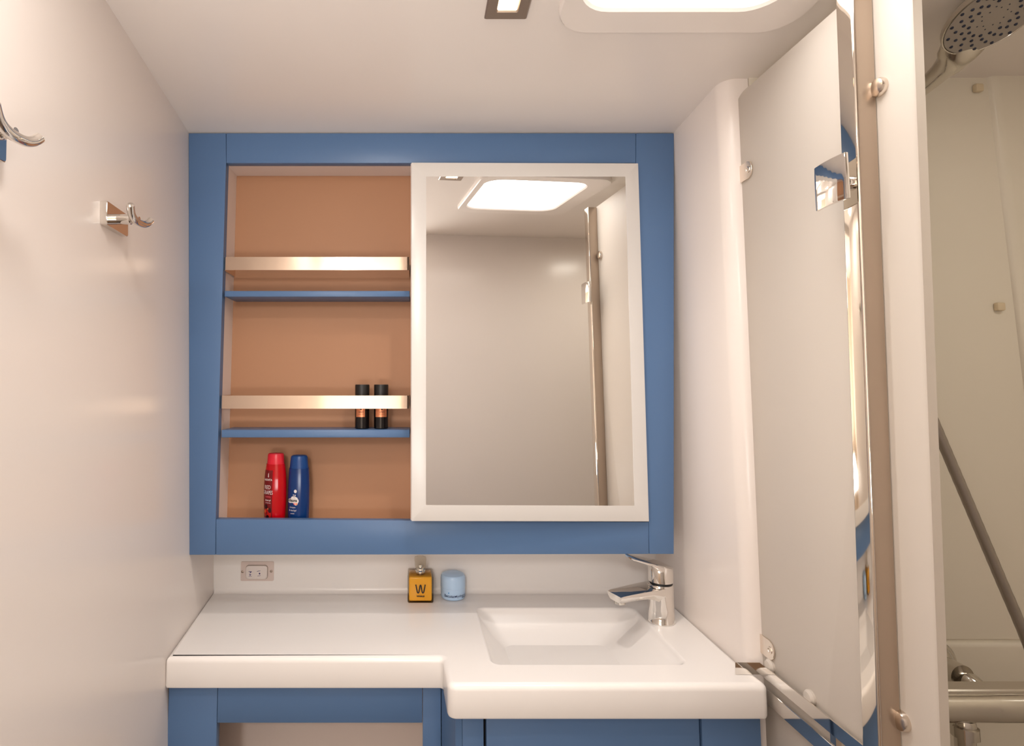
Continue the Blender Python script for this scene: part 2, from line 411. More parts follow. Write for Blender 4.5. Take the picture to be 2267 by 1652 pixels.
# sliding mirror door, slightly turned towards the right
MT = radians(3.0)
mn = Vector((sin(MT), -cos(MT), 0)); mp0 = Vector((aY(911, 750, 1.262).x, 1.262, CZ))
def aM(x, y, off=0.0): return aP(x, y, mp0 + mn * off, mn)
bm = NB()
o_ = [(911, 360), (1413, 361.5), (1437, 1155), (911, 1154)]
i_ = [(943.5, 391), (1384.5, 391), (1404.5, 1120), (943, 1118.5)]
ov = [bm.verts.new(aM(*p)) for p in o_]; iv = [bm.verts.new(aM(*p)) for p in i_]
ob = [bm.verts.new(v.co - mn * 0.008) for v in ov]; ib = [bm.verts.new(v.co - mn * 0.008) for v in iv]
for k in range(4):
    j = (k + 1) % 4
    bm.faces.new((ov[k], ov[j], iv[j], iv[k])); bm.faces.new((ob[k], ib[k], ib[j], ob[j]))
    bm.faces.new((ov[k], ob[k], ob[j], ov[j])); bm.faces.new((iv[k], iv[j], ib[j], ib[k]))
bevel(bm, ov, 0.0008, 2)
door = obj('sliding_door', bm, M['doorwhite'], cab); door['label'] = 'white bordered sliding mirror door'
bm = NB(); prism(bm, [aM(x, y, -0.0002) for x, y in i_], -mn * 0.006)
obj('mirror_glass', bm, M['mirror'], door, smooth=False)

# ------------------------------------------------------------------ countertop with basin
ct = thing('countertop', (0.07, 1.3, ZB - 0.06), 'glossy white stepped countertop with integrated rectangular basin', 'countertop')
Yl, Yr = 1.150, 1.048
XN = 0.0575
g = 0.001
out2 = [(XL(YS, ZB) + g, YS - g), (XL(Yl, ZB) + g, Yl), (XN, Yl), (XN + 0.004, Yr), (0.634, Yr), (XR(ZB) + 0.004, YSH + 0.0), (XR(ZB) - g, YSH + 0.04), (XR(ZB) - g, YS - g)]
rad = [0, 0.006, 0.008, 0.016, 0.012, 0, 0, 0]
ol = round_poly([Vector((a, b)) for a, b in out2], rad)
def inset(L, d):
    out = []; N = len(L)
    for i in range(N):
        a, p, b = L[i - 1], L[i], L[(i + 1) % N]
        ta, tb = (p - a).normalized(), (b - p).normalized()
        na, nb = Vector((-ta.y, ta.x)), Vector((-tb.y, tb.x))
        n = (na + nb); n = n.normalized() / max(0.5, n.normalized().dot(na)); out.append(p + n * d)
    return out
def edgeinset(L, d):     # only the free front edges are rounded, not the ones against the walls
    I = inset(L, d); return [I[i] if L[i].y < 1.125 or (L[i].y < 1.16) else L[i] for i in range(len(L))]
bm = NB()
R = 0.011; TK = 0.060
loops = []
for a in range(0, 91, 15):
    loops.append((R * (1 - sin(radians(a))), ZB - R * (1 - cos(radians(a)))))
prof = loops + [(0.0, ZB - TK + 0.006), (0.0015, ZB - TK + 0.002), (0.006, ZB - TK)]
LL = [[Vector((p.x, p.y, z)) for p in edgeinset(ol, d)] for d, z in prof]
vs = loft(bm, LL, False, True)
# basin
bx = (0.148, 0.5285, 1.121, 1.398)
BW = [(0.000, 0.0, .020), (0.0012, -0.0005, .021), (0.003, -0.002, .022), (0.005, -0.006, .024), (0.008, -0.011, .027)]
def brect(l, r, f, b, z, rr): return [Vector((x, y, z)) for x, y in rrect(bx[0] + l, bx[1] - r, bx[2] + f, bx[3] - b, rr, 8)]
bl = [brect(a, a, a, a, ZB + z, rr) for a, z, rr in BW]
# lower rings: left wall steep, back wall slopes, right wall slopes gently
for k in range(1, 25):
    t = k / 24
    dz = 0.011 + 0.069 * (1 - (1 - t) ** 2.4)
    bl.append(brect(0.008 + 0.125 * t, 0.008 + 0.200 * t, 0.008 + 0.098 * t, 0.008 + 0.132 * t, ZB - dz, 0.028 * (1 - t) + 0.012 * t))
bvs = [[bm.verts.new(p) for p in L] for L in bl]
n = len(bvs[0])
for i in range(len(bvs) - 1):
    for j in range(n): bm.faces.new((bvs[i][j], bvs[i][(j + 1) % n], bvs[i + 1][(j + 1) % n], bvs[i + 1][j]))
bm.faces.new(bvs[-1])
fill_hole(bm, vs[0], bvs[0])
obj('slab', bm, M['counter'], ct, ang=40)
# drain
bm = NB(); dc = Vector((0.312, 1.262, ZB - 0.0790))
lathe(bm, dc + Vector((0, 0, -0.0005)), (0, 0, 1), [(0.033, 0), (0.033, 0.004), (0.030, 0.006), (0.024, 0.0065), (0.023, 0.012), (0.010, 0.0155), (0.001, 0.016)], 32)
obj('drain', bm, M['chrome'], ct)
# cove between counter and splash
bm = NB()
prof = [(0.012 - 0.012 * sin(radians(a)), 0.012 - 0.012 * cos(radians(a))) for a in range(0, 91, 15)]
L = []
for x in (XL(YS, ZB) + .002, XR(ZB) - .002):
    L.append([Vector((x, YS - 0.0005 - (0.0), ZB + 0.0005))] + [Vector((x, YS - p[0] - .0003, ZB + p[1] + .0003)) for p in [(0.012 * (1 - sin(radians(a))), 0.012 * (1 - cos(radians(a)))) for a in range(0, 91, 15)]])
loft(bm, L); obj('upstand', bm, M['counter'], ct)

# ------------------------------------------------------------------ vanity, left part
van = thing('vanity_cabinet', (-0.2, 1.2, 0), 'blue vanity cabinet with open front under the left half of countertop', 'cabinet')
zt = ZB - TK - 0.003
YV = 1.165
xa = XL(YV, zt) + 0.002
xb, xc = aY(480, 1600, YV).x, aY(935.5, 1600, YV).x
xd = 0.0545
zr = aY(700, 1601, YV).z
def bx_(name, lo, hi, m, p, bev=0.001):
    bm = NB(); box(bm, lo, hi, bev); return obj(name, bm, m, p)
bx_('stile', (xa, YV, 0.06), (xb - .0004, YV + .02, zt), M['blue'], van)
bx_('stile', (xc + .0004, YV, 0.06), (xd, YV + .02, zt), M['blue'], van)
bx_('rail', (xb + .0004, YV, zr), (xc - .0004, YV + .02, zt), M['blue'], van)
bx_('rail', (xb + .0004, YV, 0.06), (xc - .0004, YV + .02, 0.14), M['blue'], van)
bx_('back_panel', (xa + .01, 1.37, 0.06), (xd, 1.38, zt), M['niche'], van)
bx_('side_panel', (xa, YV + .021, 0.06), (xa + .009, 1.37, zt), M['niche'], van)
bx_('side_panel', (xd - .012, YV + .021, 0.06), (xd, 1.37, zt), M['niche'], van)
bx_('floor_panel', (xa + .01, YV + .021, 0.06), (xd - .013, 1.37, 0.075), M['niche'], van)
bx_('plinth', (xa, YV + .03, 0.0), (xd, YV + .045, 0.06), M['blue'], van)
# vanity, right part under the basin
vr = thing('sink_cabinet', (0.35, 1.1, 0), 'blue sink cabinet with flush door under the basin, standing further forward', 'cabinet')
YW = 1.072
x0, x1 = aY(1008, 1590, YW).x, aY(1683, 1590, YW).x
d0, d1 = aY(1076.5, 1590, YW).x, aY(1547, 1590, YW).x
bm = NB(); prism(bm, [(xd + .001, YV - .001, 0.06), (x0, YW, 0.06), (x0 + .012, YW, 0.06), (xd + .013, YV - .001, 0.06)], (0, 0, zt - 0.06)); obj('side_panel', bm, M['blue'], vr)
bx_('stile', (x0 + .0125, YW, 0.06), (d0 - .005, YW + .02, zt), M['blue'], vr)
bx_('stile', (d1 + .005, YW, 0.06), (x1, YW + .02, zt), M['blue'], vr)
dd = bx_('door', (d0, YW - .001, 0.08), (d1, YW + .018, zt - .003), M['blue'], vr, .0015)
bm = NB(); box(bm, ((d0 + d1) / 2 - .05, YW - .022, 0.70), ((d0 + d1) / 2 + .05, YW - .014, .708), .003)
box(bm, ((d0 + d1) / 2 - .045, YW - .015, 0.701), ((d0 + d1) / 2 - .039, YW, .707)); box(bm, ((d0 + d1) / 2 + .039, YW - .015, 0.701), ((d0 + d1) / 2 + .045, YW, .707))
obj('door_pull', bm, M['chrome'], dd)
bx_('carcass', (x0 + .014, YW + .021, 0.06), (x1 - .002, 1.118, zt), M['dark'], vr, 0)
bx_('plinth', (x0 + .01, YW + .03, 0), (x1, YW + .045, .06), M['blue'], vr)

# ------------------------------------------------------------------ faucet
fc = Vector((0.561, 1.320, ZB + .0004))
ft = thing('basin_mixer_tap', fc, 'chrome single lever basin mixer tap at right rear of basin', 'tap')
ang = radians(180 + 24)
fu = Vector((cos(ang), sin(ang), 0)); fv = Vector((-sin(ang), cos(ang), 0)); fw = Vector((0, 0, 1))
def L3(u, v, w): return fc + fu * u + fv * v + fw * w
bm = NB()
def ell(a, b, w, n=36, sh=0.0): return [L3(a * cos(2 * pi * k / n) + sh, b * sin(2 * pi * k / n), w + 0.0) for k in range(n)]
loft(bm, [ell(.0305, .0285, 0), ell(.0305, .0285, .002), ell(.0295, .0275, .004), ell(.0285, .0268, .03), ell(.0285, .0268, .06), ell(.029, .027, .080), ell(.0285, .0265, .083), ell(.026, .024, .084)])
obj('body', bm, M['chrome'], ft)
bm = NB()
def sect(u, hw, wt, wb, n=6, rr=0.003, low=0.6):
    pts = [(-hw, wt), (hw, wt), (hw * 0.97, wt - (wt - wb) * .45), (hw * low, wb), (-hw * low, wb), (-hw * 0.97, wt - (wt - wb) * .45)]
    q = round_poly([Vector(p) for p in pts], [0.0012, 0.0012, 0.006, 0.004, 0.004, 0.006], 3)
    return [L3(u, p.x, p.y - .05 * p.x) for p in q]
SE = [(0.004, .0262, .080, .044), (0.022, .0258, .0805, .050), (0.032, .0252, .081, .055), (0.045, .0246, .0812, .059), (0.065, .0238, .0812, .0610), (0.095, .0226, .0808, .0620), (0.128, .0215, .080, .0625), (0.136, .0205, .0785, .0645)]
loft(bm, [sect(*s) for s in SE]); obj('spout', bm, M['chrome'], ft)
bm = NB(); lathe(bm, L3(0.121, 0, 0.0635), (0, 0, -1), [(.012, 0), (.012, .006), (.0105, .007), (.0095, .0045), (.001, .0045)], 24); obj('aerator', bm, M['nickel'], ft)
bm = NB(); lathe(bm, L3(-0.002, 0, 0.0835), (0, 0, 1), [(.0245, 0), (.0245, .0035)], 32); obj('seal_ring', bm, M['black'], ft)
# lever: cap with sloping top and flat paddle
bm = NB()
lp = []
def capring(f):  # f=0 bottom ring, f=1 top ring that slopes up towards the front
    out = []
    for k in range(36):
        a = 2 * pi * k / 36; u, v = .0275 * cos(a) - .002, .0262 * sin(a)
        top = 0.1260 + 0.24 * u - .14 * v
        out.append(L3(u, v, 0.087 + (top - 0.087) * f))
    return out
r0, r1, r2, r3 = capring(0), capring(0.04), capring(0.93), capring(1.0)
c = sum((p for p in r0), Vector()) / 36
r0 = [c + (p - c) * 0.93 for p in r0]; c1 = sum((p for p in r3), Vector()) / 36
r3b = [c1 + (p - c1) * 0.96 for p in r3]; r4 = [c1 + (p - c1) * 0.5 + Vector((0, 0, .0012)) for p in r3]
loft(bm, [r0, r1, r2, r3b, r4])
def lsect(u, hw, wt, th):
    pts = [Vector(p) for p in ((-hw, wt), (hw, wt), (hw * .9, wt - th), (-hw * .9, wt - th))]
    return [L3(u, p.x, p.y - .16 * p.x) for p in round_poly(pts, [th * .3] * 4, 3)]
LV = [(-0.016, .020, .1240, .010), (0.004, .0240, .1290, .012), (0.016, .0238, .1322, .016), (0.026, .0228, .1350, .0105), (0.040, .0216, .1388, .0060), (0.060, .0205, .1445, .0045), (0.078, .0185, .1498, .0040), (0.088, .0150, .1525, .0036), (0.093, .0095, .1536, .0030)]
loft(bm, [lsect(*s) for s in LV]); obj('lever', bm, M['chrome'], ft)
bm = NB(); p = L3(-0.026, -0.010, 0.020)
q = p - fu * 0.016
tube(bm, [p, q], .002, 8)
lathe(bm, q + fu * .003, -fu, [(.001, 0), (.0035, .001), (.005, .004), (.005, .007), (.0035, .009), (.001, .010)], 16); obj('drain_rod', bm, M['chrome'], ft)

# ------------------------------------------------------------------ switch plate
sw = thing('light_switch', aY(569, 1265, YS), 'white rocker switch on a screwed plate below the cabinet', 'switch')
a, b = aY(534, 1243, YS), aY(606, 1286, YS)
bm = NB(); prism(bm, [(x, YS, z) for x, z in rrect(a.x, b.x, b.z, a.z, .003, 4)], (0, -.002, 0), 0); o = obj('plate', bm, M['plate'], sw)
a, b = aY(545.5, 1252, YS - .002), aY(592, 1281.5, YS - .002)
bm = NB(); prism(bm, [(x, YS - .002, z) for x, z in rrect(a.x - .0012, b.x + .0012, b.z - .0012, a.z + .0012, .008, 6)], (0, -.0006, 0)); obj('gap', bm, M['bezel'], sw)
L = [[Vector((x, YS - .0026 - t, z)) for x, z in rrect(a.x + i, b.x - i, b.z + i, a.z - i, .007, 6)] for t, i in ((0, 0), (.0035, .0), (.0045, .001), (.0048, .003))]
bm = NB(); loft(bm, L); obj('rocker', bm, M['switch'], sw)
for x, y in ((537, 1266), (600.5, 1265)):
    p = aY(x, y, YS - .002); bm = NB()
    lathe(bm, p, (0, -1, 0), [(.0035, 0), (.0033, .0008), (.002, .0015), (.0005, .0017)], 16); obj('screw', bm, M['bezel'], sw)
Yk = YS - .0077
bm = NB()
def flat(pts, bm=bm): bm.faces.new([bm.verts.new(aY(x, y, Yk)) for x, y in pts])
flat([(550.5, 1265.2), (557, 1265.2), (557, 1266.4), (550.5, 1266.4)])
flat([(555, 1266), (557, 1266.5), (553.8, 1270), (552.4, 1269.4)])
flat([(552, 1272), (556, 1272), (555, 1274.3), (551.8, 1273.8)])
flat([(550.5, 1276), (557.5, 1276), (557.5, 1276.7), (550.5, 1276.7)])
flat([(569, 1265), (576.5, 1263.5), (576.7, 1264.3), (569, 1266)])
flat([(570, 1275.2), (577, 1274.3), (577, 1275), (570, 1276)])
disc(bm, 0, 0, 1.6, 2.0, lambda x, y: aY(574.6 + x, 1270.2 - y, Yk), 14)
obj('icons', bm, M['inkblue'], sw, smooth=False)

# ------------------------------------------------------------------ perfume bottle
pb = aZ(931, 1336, ZB); hw, dp, hh = .0315, .064, .064
pf = thing('perfume_bottle', (pb.x, pb.y + dp / 2, ZB), 'square glass perfume bottle of amber liquid marked W on the counter', 'bottle')
def PB(x, y, z): return Vector((pb.x + x, pb.y + y, ZB + z))
bm = NB(); box(bm, PB(-hw, 0, 0.0004), PB(hw, dp, hh), .003, 3); obj('glass_body', bm, M['glass'], pf)
bm = NB(); box(bm, PB(-hw + .0032, .0032, .0035), PB(hw - .0035, dp - .0035, hh - .003), .004, 3); obj('liquid', bm, M['perfume'], pf)
bm = NB(); lathe(bm, PB(0, dp / 2, hh - .0002), (0, 0, 1), [(.0125, 0), (.0125, .004), (.011, .006), (.011, .011), (.005, .012), (.005, .018), (.001, .0182)], 28); obj('spray_collar', bm, M['chrome'], pf)
bm = NB(); L = []
for z, r in ((hh + .0075, .0118), (hh + .009, .0128), (hh + .020, .0148), (hh + .034, .0160), (hh + .0365, .0150)):
    L.append([PB(r * cos(2 * pi * (k + .5) / 8) , dp / 2 + r * sin(2 * pi * (k + .5) / 8), z) for k in range(8)])
loft(bm, L); obj('cap', bm, M['glass'], pf, smooth=False)
bm = NB()
wp = [(-.0098, .0090), (-.0068, -.0060), (-.0058, -.0078), (-.0050, -.0080), (-.0041, -.0078), (-.0032, -.0060), (-.0010, .0066), (0, .0082), (.0010, .0066), (.0032, -.0060), (.0041, -.0078), (.0050, -.0080), (.0058, -.0078), (.0068, -.0060), (.0098, .0090)]
rib = []
for i, p in enumerate(wp):
    p = Vector(p); t = (Vector(wp[min(i + 1, len(wp) - 1)]) - Vector(wp[max(i - 1, 0)])).normalized(); q = Vector((-t.y, t.x)) * .0014; p = p * 1.18
    rib.append((bm.verts.new(PB(p.x + q.x, -.0003, .034 + p.y + q.y)), bm.verts.new(PB(p.x - q.x, -.0003, .034 + p.y - q.y))))
for i in range(len(rib) - 1): bm.faces.new((rib[i][0], rib[i][1], rib[i + 1][1], rib[i + 1][0]))
text_bm('WHALE', .0042, lambda x, y: PB(x, -.0003, .0165 + y), bm, sx=1.3, bold=.0003); obj('lettering', bm, M['ink'], pf, smooth=False)

# ------------------------------------------------------------------ cream jar
jb = aZ(1005, 1333, ZB); jr = .0312
jc = Vector((jb.x, jb.y + jr, ZB))
jar = thing('cream_jar', jc, 'round pale blue cream jar beside the perfume bottle', 'jar')
bm = NB(); lathe(bm, jc, (0, 0, 1), [(.026, .0004), (.029, .002), (jr - .0005, .006), (jr - .0003, .026), (.0305, .0275)], 48); obj('pot', bm, M['jar'], jar)
bm = NB(); lathe(bm, jc, (0, 0, 1), [(.0303, .0272), (jr, .0280), (jr, .048), (.0305, .0535), (.028, .0575), (.022, .0600), (.012, .0612), (.001, .0615)], 48); obj('lid', bm, M['jar'], jar)
def jm(a0, z0):
    def f(x, y):
        t = radians(a0) + x / jr
        return jc + Vector((sin(t) * (jr + .0002), -cos(t) * (jr + .0002), z0 + y))
    return f
bm = text_bm('Becutan', .0098, jm(-20, .0125), sx=.92, bold=.0001)
text_bm('cream', .0052, jm(52, .0085), bm, bold=.0001)
s4 = jm(9, .0125); bm.faces.new([bm.verts.new(s4(x, y)) for x, y in ((-.0015, -.0015), (.0015, -.0015), (.0015, .0015), (-.0015, .0015))])
obj('lettering', bm, M['navy'], jar, smooth=False)
bm = text_bm('hydration', .0088, jm(38, .0125), sx=.9, shear=.2); obj('lettering', bm, M['navy'], jar, smooth=False)
bm = NB(); disc(bm, 0, 0, .0012, .002, jm(-24, .0200)); obj('drop_mark', bm, M['cyan'], jar, smooth=False)

# ------------------------------------------------------------------ bottles in the niche
class Oval:
    def __init__(s, c, yaw, prof): s.c, s.yaw, s.prof = Vector(c), yaw, prof   # prof: (z, a, b)
    def ab(s, z):
        P = s.prof
        if z <= P[0][0]: return P[0][1:]
        for i in range(len(P) - 1):
            if z <= P[i + 1][0]:
                t = (z - P[i][0]) / (P[i + 1][0] - P[i][0]); t = t * t * (3 - 2 * t) if False else t
                return tuple(P[i][k] + (P[i + 1][k] - P[i][k]) * t for k in (1, 2))
        return P[-1][1:]
    def S(s, th, z, off=0.0):
        a, b = s.ab(z); x, y = (a + off) * sin(th), -(b + off) * cos(th)
        return s.c + Vector((x * cos(s.yaw) - y * sin(s.yaw), x * sin(s.yaw) + y * cos(s.yaw), z))
    def mesh(s, bm, zs, n=40): loft(bm, [[s.S(2 * pi * k / n, z) for k in range(n)] for z in zs])
    def mapper(s, x0, z0, off=.0004):
        def f(x, y):
            a, b = s.ab(z0 + y); return s.S(math.asin(max(-.99, min(.99, (x0 + x) / a))), z0 + y, off)
        return f
YSH_B = 1.345
# red
def base(px): return aY(px, 1002, YSH_B).x
rx = aY(609.5, 1090, YSH_B).x
hR = aY(609.5, 1003, YSH_B).z - zfl - .002
yawR = radians(-6)
ov = Oval((rx, YSH_B, zfl + .002), yawR, [(0, .0225, .0160), (.004, .0240, .0175), (.05, .0262, .0195), (.085, .0265, .0195), (.115, .0250, .0185), (.140, .0218, .0168), (.150, .0208, .0162), (hR, .0200, .0158)])
rb = thing('shampoo_bottle', (rx, YSH_B, zfl + .002), 'red shampoo bottle with a dark red grape label, standing left in the niche', 'bottle', 'shampoo bottles in the niche')
zc0 = hR - .028
bm = NB(); ov.mesh(bm, [0, .004, .02, .035, .05, .07, .085, .1, .115, .128, .140, zc0 - .006]); obj('bottle_body', bm, M['red'], rb)
bm = NB(); ov.mesh(bm, [zc0 - .0058, zc0 - .0005]); obj('neck', bm, M['clearred'], rb)
capo = Oval(ov.c, yawR, [(zc0, .0206, .0164), (hR - .004, .0190, .0150), (hR - .001, .0175, .0138), (hR, .0150, .012)])
bm = NB(); capo.mesh(bm, [zc0, hR - .004, hR - .001, hR]); obj('cap', bm, M['redcap'], rb)
# label patch on the left facing half
bm = NB()
def patch(bm, ov, x0f, x1f, z0, z1, off=.0003, nx=10, nz=14):
    V = []
    for j in range(nz + 1):
        z = z0 + (z1 - z0) * j / nz; a, b = ov.ab(z)
        V.append([bm.verts.new(ov.S(math.asin(x0f + (x1f - x0f) * i / nx), z, off)) for i in range(nx + 1)])
    for j in range(nz):
        for i in range(nx): bm.faces.new((V[j][i], V[j][i + 1], V[j + 1][i + 1], V[j + 1][i]))
patch(bm, ov, -.97, -.02, .012, zc0 - .010); lab = obj('label', bm, M['redlabel'], rb)
bm = text_bm('AROVITA', .0064, ov.mapper(-.0120, hR - .060), sx=.80, bold=.0001)
text_bm('RED', .0125, ov.mapper(-.0125, hR - .077), bm, sx=.72)
text_bm('GRAPES', .0125, ov.mapper(-.0125, hR - .089), bm, sx=.62)
text_bm('shower gel', .0055, ov.mapper(-.0110, hR - .106), bm, sx=.6, bold=.00008)
text_bm('refreshing & caring', .0032, ov.mapper(-.0110, hR - .112), bm, sx=.55)
m_ = ov.mapper(-.0110, hR - .049); bm.faces.new([bm.verts.new(m_(x, y)) for x, y in ((-.001, -.005), (.001, -.005), (.0007, .005), (-.0007, .003))])
obj('lettering', bm, M['white'], lab, smooth=False)
bm = text_bm('vitalizing', .0058, ov.mapper(-.0110, hR - .098), sx=.7); obj('lettering', bm, M['pink'], lab, smooth=False)
bm = NB(); m_ = ov.mapper(-.0115, .030, .0006)
disc(bm, -.004, .000, .0055, .0085, m_); disc(bm, .004, -.004, .005, .008, m_); obj('print', bm, M['grape'], lab, smooth=False)
bm = NB(); m_ = ov.mapper(-.0115, .030, .0008)
disc(bm, .0055, .006, .0035, .006, m_); disc(bm, -.004, .014, .004, .005, m_); disc(bm, .0, -.010, .004, .005, m_); obj('print', bm, M['darkgrape'], lab, smooth=False)
bm = NB(); m_ = ov.mapper(-.0115, .030, .0010); disc(bm, .001, .009, .0018, .0012, m_); disc(bm, -.0065, .003, .001, .004, m_); obj('print', bm, M['orange'], lab, smooth=False)
# blue
bxp = aY(661.5, 1090, YSH_B).x
hB = aY(661, 1007.5, YSH_B).z - zfl - .002
yawB = radians(-2)
ob_ = Oval((bxp, YSH_B, zfl + .002), yawB, [(0, .0225, .0165), (.004, .0240, .0180), (.05, .0252, .0190), (.09, .0252, .0190), (.118, .0240, .0182), (.136, .0226, .0174), (hB, .0190, .015)])
bb = thing('shampoo_bottle', (bxp, YSH_B, zfl + .002), 'dark blue shampoo bottle with a white cloud print, right of the red one', 'bottle', 'shampoo bottles in the niche')
zc1 = hB - .040
bm = NB(); ob_.mesh(bm, [0, .004, .02, .035, .05, .07, .09, .104, .118, .130, zc1 - .0008]); obj('bottle_body', bm, M['bluebottle'], bb)
capb = Oval(ob_.c, yawB, [(zc1, .0228, .0178), (zc1 + .015, .0216, .0168), (hB - .005, .0196, .0150), (hB - .0015, .0180, .0138), (hB, .0150, .011)])
bm = NB(); capb.mesh(bm, [zc1, zc1 + .008, zc1 + .015, hB - .012, hB - .005, hB - .0015, hB]); obj('cap', bm, M['bluecap'], bb)
m_ = ob_.mapper(-.0100, .058, .0004)
bm = NB()
for cx, cy, rx_, ry_ in ((-.006, -.001, .006, .005), (0, 0, .010, .0055), (.007, -.001, .0075, .007), (.003, .005, .007, .005), (.008, -.006, .0045, .005), (.009, .0045, .003, .003)): disc(bm, cx, cy, rx_, ry_, m_)
for cx, cy, rx_ in ((.0065, .021, .0034), (.002, .0125, .0011), (.006, .0120, .0014)): disc(bm, cx, cy, rx_, rx_ * 1.15, m_)
cld = obj('print', bm, M['white'], bb, smooth=False)
bm = text_bm('schauma', .0098, ob_.mapper(-.0105, .0582, .0007), sx=.66, bold=.00025)
obj('lettering', bm, M['ink'], bb, smooth=False)
bm = text_bm('ki', .006, ob_.mapper(-.0050, .0508, .0009), sx=.8, bold=.0003); obj('lettering', bm, M['pink'], bb, smooth=False)
bm = text_bm('ds', .006, ob_.mapper(-.0005, .0508, .0009), sx=.8, bold=.0003); obj('lettering', bm, M['orange'], bb, smooth=False)
bm = text_bm('shampoo', .0052, ob_.mapper(-.0100, .0425), sx=.75)
text_bm('& duschgel', .0055, ob_.mapper(-.0095, .0355), bm, sx=.75); text_bm('sensitiv', .0045, ob_.mapper(-.0100, .0285), bm, sx=.75)
obj('lettering', bm, M['cyan'] if False else M['white'], bb, smooth=False)
# two small dark bottles
def dark_bottle(px, label, gap):
    p = aY(px, 949, 1.338); c = Vector((p.x, 1.338, z_sh2 + .0002)); r = .0170
    h = aY(px, 851.5, 1.338).z - c.z
    t = thing('lotion_bottle', c, label, 'bottle', 'small dark bottles on the lower shelf')
    bm = NB(); lathe(bm, c, (0, 0, 1), [(.0150, 0), (r, .002), (r, .052), (r - .0003, .056), (.012, .062), (.012, h - .047)], 36); obj('bottle_body', bm, M['blackgloss'], t)
    bm = NB(); lathe(bm, c, (0, 0, 1), [(.0160, h - .046), (.0167, h - .045), (.0170, h - .002), (.0163, h), (.001, h)], 36); obj('cap', bm, M['blackcap'], t)
    bm = NB(); n = 24; a0, a1 = radians(gap[0]), radians(gap[1])
    lo = [c + Vector((sin(a0 + (a1 - a0) * k / n) * (r + .0003), -cos(a0 + (a1 - a0) * k / n) * (r + .0003), .028)) for k in range(n + 1)]
    loft(bm, [lo, [v + Vector((0, 0, .026)) for v in lo]], False, False, closed=False); lb = obj('label', bm, M['copper'], t)
    def mm(x, y): a = x / r + (a0 + a1) / 2 + .1; return c + Vector((sin(a) * (r + .0006), -cos(a) * (r + .0006), y))
    bm = text_bm('LINO', .0052, lambda x, y: mm(x, y + .0395), bold=.0001)
    text_bm('body lotion', .0028, lambda x, y: mm(x, y + .0345), bm)
    disc(bm, 0, .0455, .0022, .0016, mm, 12)
    obj('lettering', bm, M['ink'], lb, smooth=False)
dark_bottle(801.5, 'small black bottle with copper label behind the guard strip, left of the pair', (-48, 28))
dark_bottle(843.5, 'small black bottle with copper label behind the guard strip, right of the pair', (-45, 52))

# ------------------------------------------------------------------ wall hooks
def hook(dy, label):
    z = CZ + 0.268; y0, y1 = .866 + dy, .944 + dy; yc = (y0 + y1) / 2
    xw = XL(yc, z)
    t = thing('robe_hook', (xw, yc, z), label, 'hook', 'chrome hooks on the left wall')
    bm = NB()
    pl = round_poly([Vector((y0, z - .019)), Vector((y1, z - .019)), Vector((y1, z + .019)), Vector((y0, z + .019))], [.003] * 4, 4)
    L = [[Vector((XL(p.x, p.y) + dx + .0002, p.x, p.y)) for p in round_poly([Vector((y0 + i, z - .019 + i)), Vector((y1 - i, z - .019 + i)), Vector((y1 - i, z + .019 - i)), Vector((y0 + i, z + .019 - i))], [.003] * 4, 4)] for dx, i in ((0, 0), (.010, 0), (.011, .001))]
    loft(bm, L); obj('base_plate', bm, M['chrome'], t)
    xs = xw + .010
    bm = NB(); lathe(bm, (xs, yc, z), (1, 0, 0), [(.0085, 0), (.0085, .022), (.0075, .0235), (.0045, .024), (.0045, .036)], 24); obj('stem', bm, M['chrome'], t)
    xh = xs + .036
    pts = [(xh + .005, yc - .041, z + .013), (xh + .001, yc - .028, z + .001), (xh, yc - .015, z - .005), (xh, yc, z - .006), (xh, yc + .015, z - .004), (xh + .001, yc + .026, z + .001), (xh + .003, yc + .034, z + .009)]
    P = smooth_path(pts, 5); bm = NB()
    R = [.0060] * len(P); R[0] = R[-1] = .0035
    tube(bm, P, R, 16); obj('hook_arm', bm, M['chrome'], t)
hook(0.0, 'chrome robe hook on the left wall, nearer the blue cabinet')
hook(-0.322, 'chrome robe hook cut by the left edge of the picture')

# ------------------------------------------------------------------ ceiling lamp
lp0 = ceilp(1072, 38); lp1 = ceilp(1165, 38)
lx0, lx1, ly1 = lp0.x, lp1.x, lp0.y; ly0 = ly1 - (lx1 - lx0)
lamp = thing('ceiling_spotlight', ((lx0 + lx1) / 2, (ly0 + ly1) / 2, zc((ly0 + ly1) / 2)), 'small square recessed ceiling spotlight, lit warm', 'lamp')
bm = NB(); L = []
for i, dz in ((0, 0.000), (0, -.003), (.002, -.005), (.018, -.0055), (.020, -.003)):
    L.append([Vector((x, y, zc(y) + dz)) for x, y in rrect(lx0 + i, lx1 - i, ly0 + i, ly1 - i, .001, 1)])
loft(bm, L, False, False); obj('bezel', bm, M['bezel'], lamp, smooth=False)
i = .019; bm = NB(); bm.faces.new([bm.verts.new((x, y, zc(y) - .0028)) for x, y in rrect(lx0 + i, lx1 - i, ly0 + i, ly1 - i, .001, 1)]); obj('diffuser', bm, M['lamp'], lamp)
sp = bpy.data.lights.new('ceiling_spotlight_light', 'SPOT'); sp.energy = 11.0; sp.color = (1.0, .93, .86); sp.spot_size = radians(125); sp.spot_blend = .9; sp.shadow_soft_size = .015
so = bpy.data.objects.new('ceiling_spotlight_light', sp); S.collection.objects.link(so); so.parent = lamp; so.location = (0, 0, -.008)

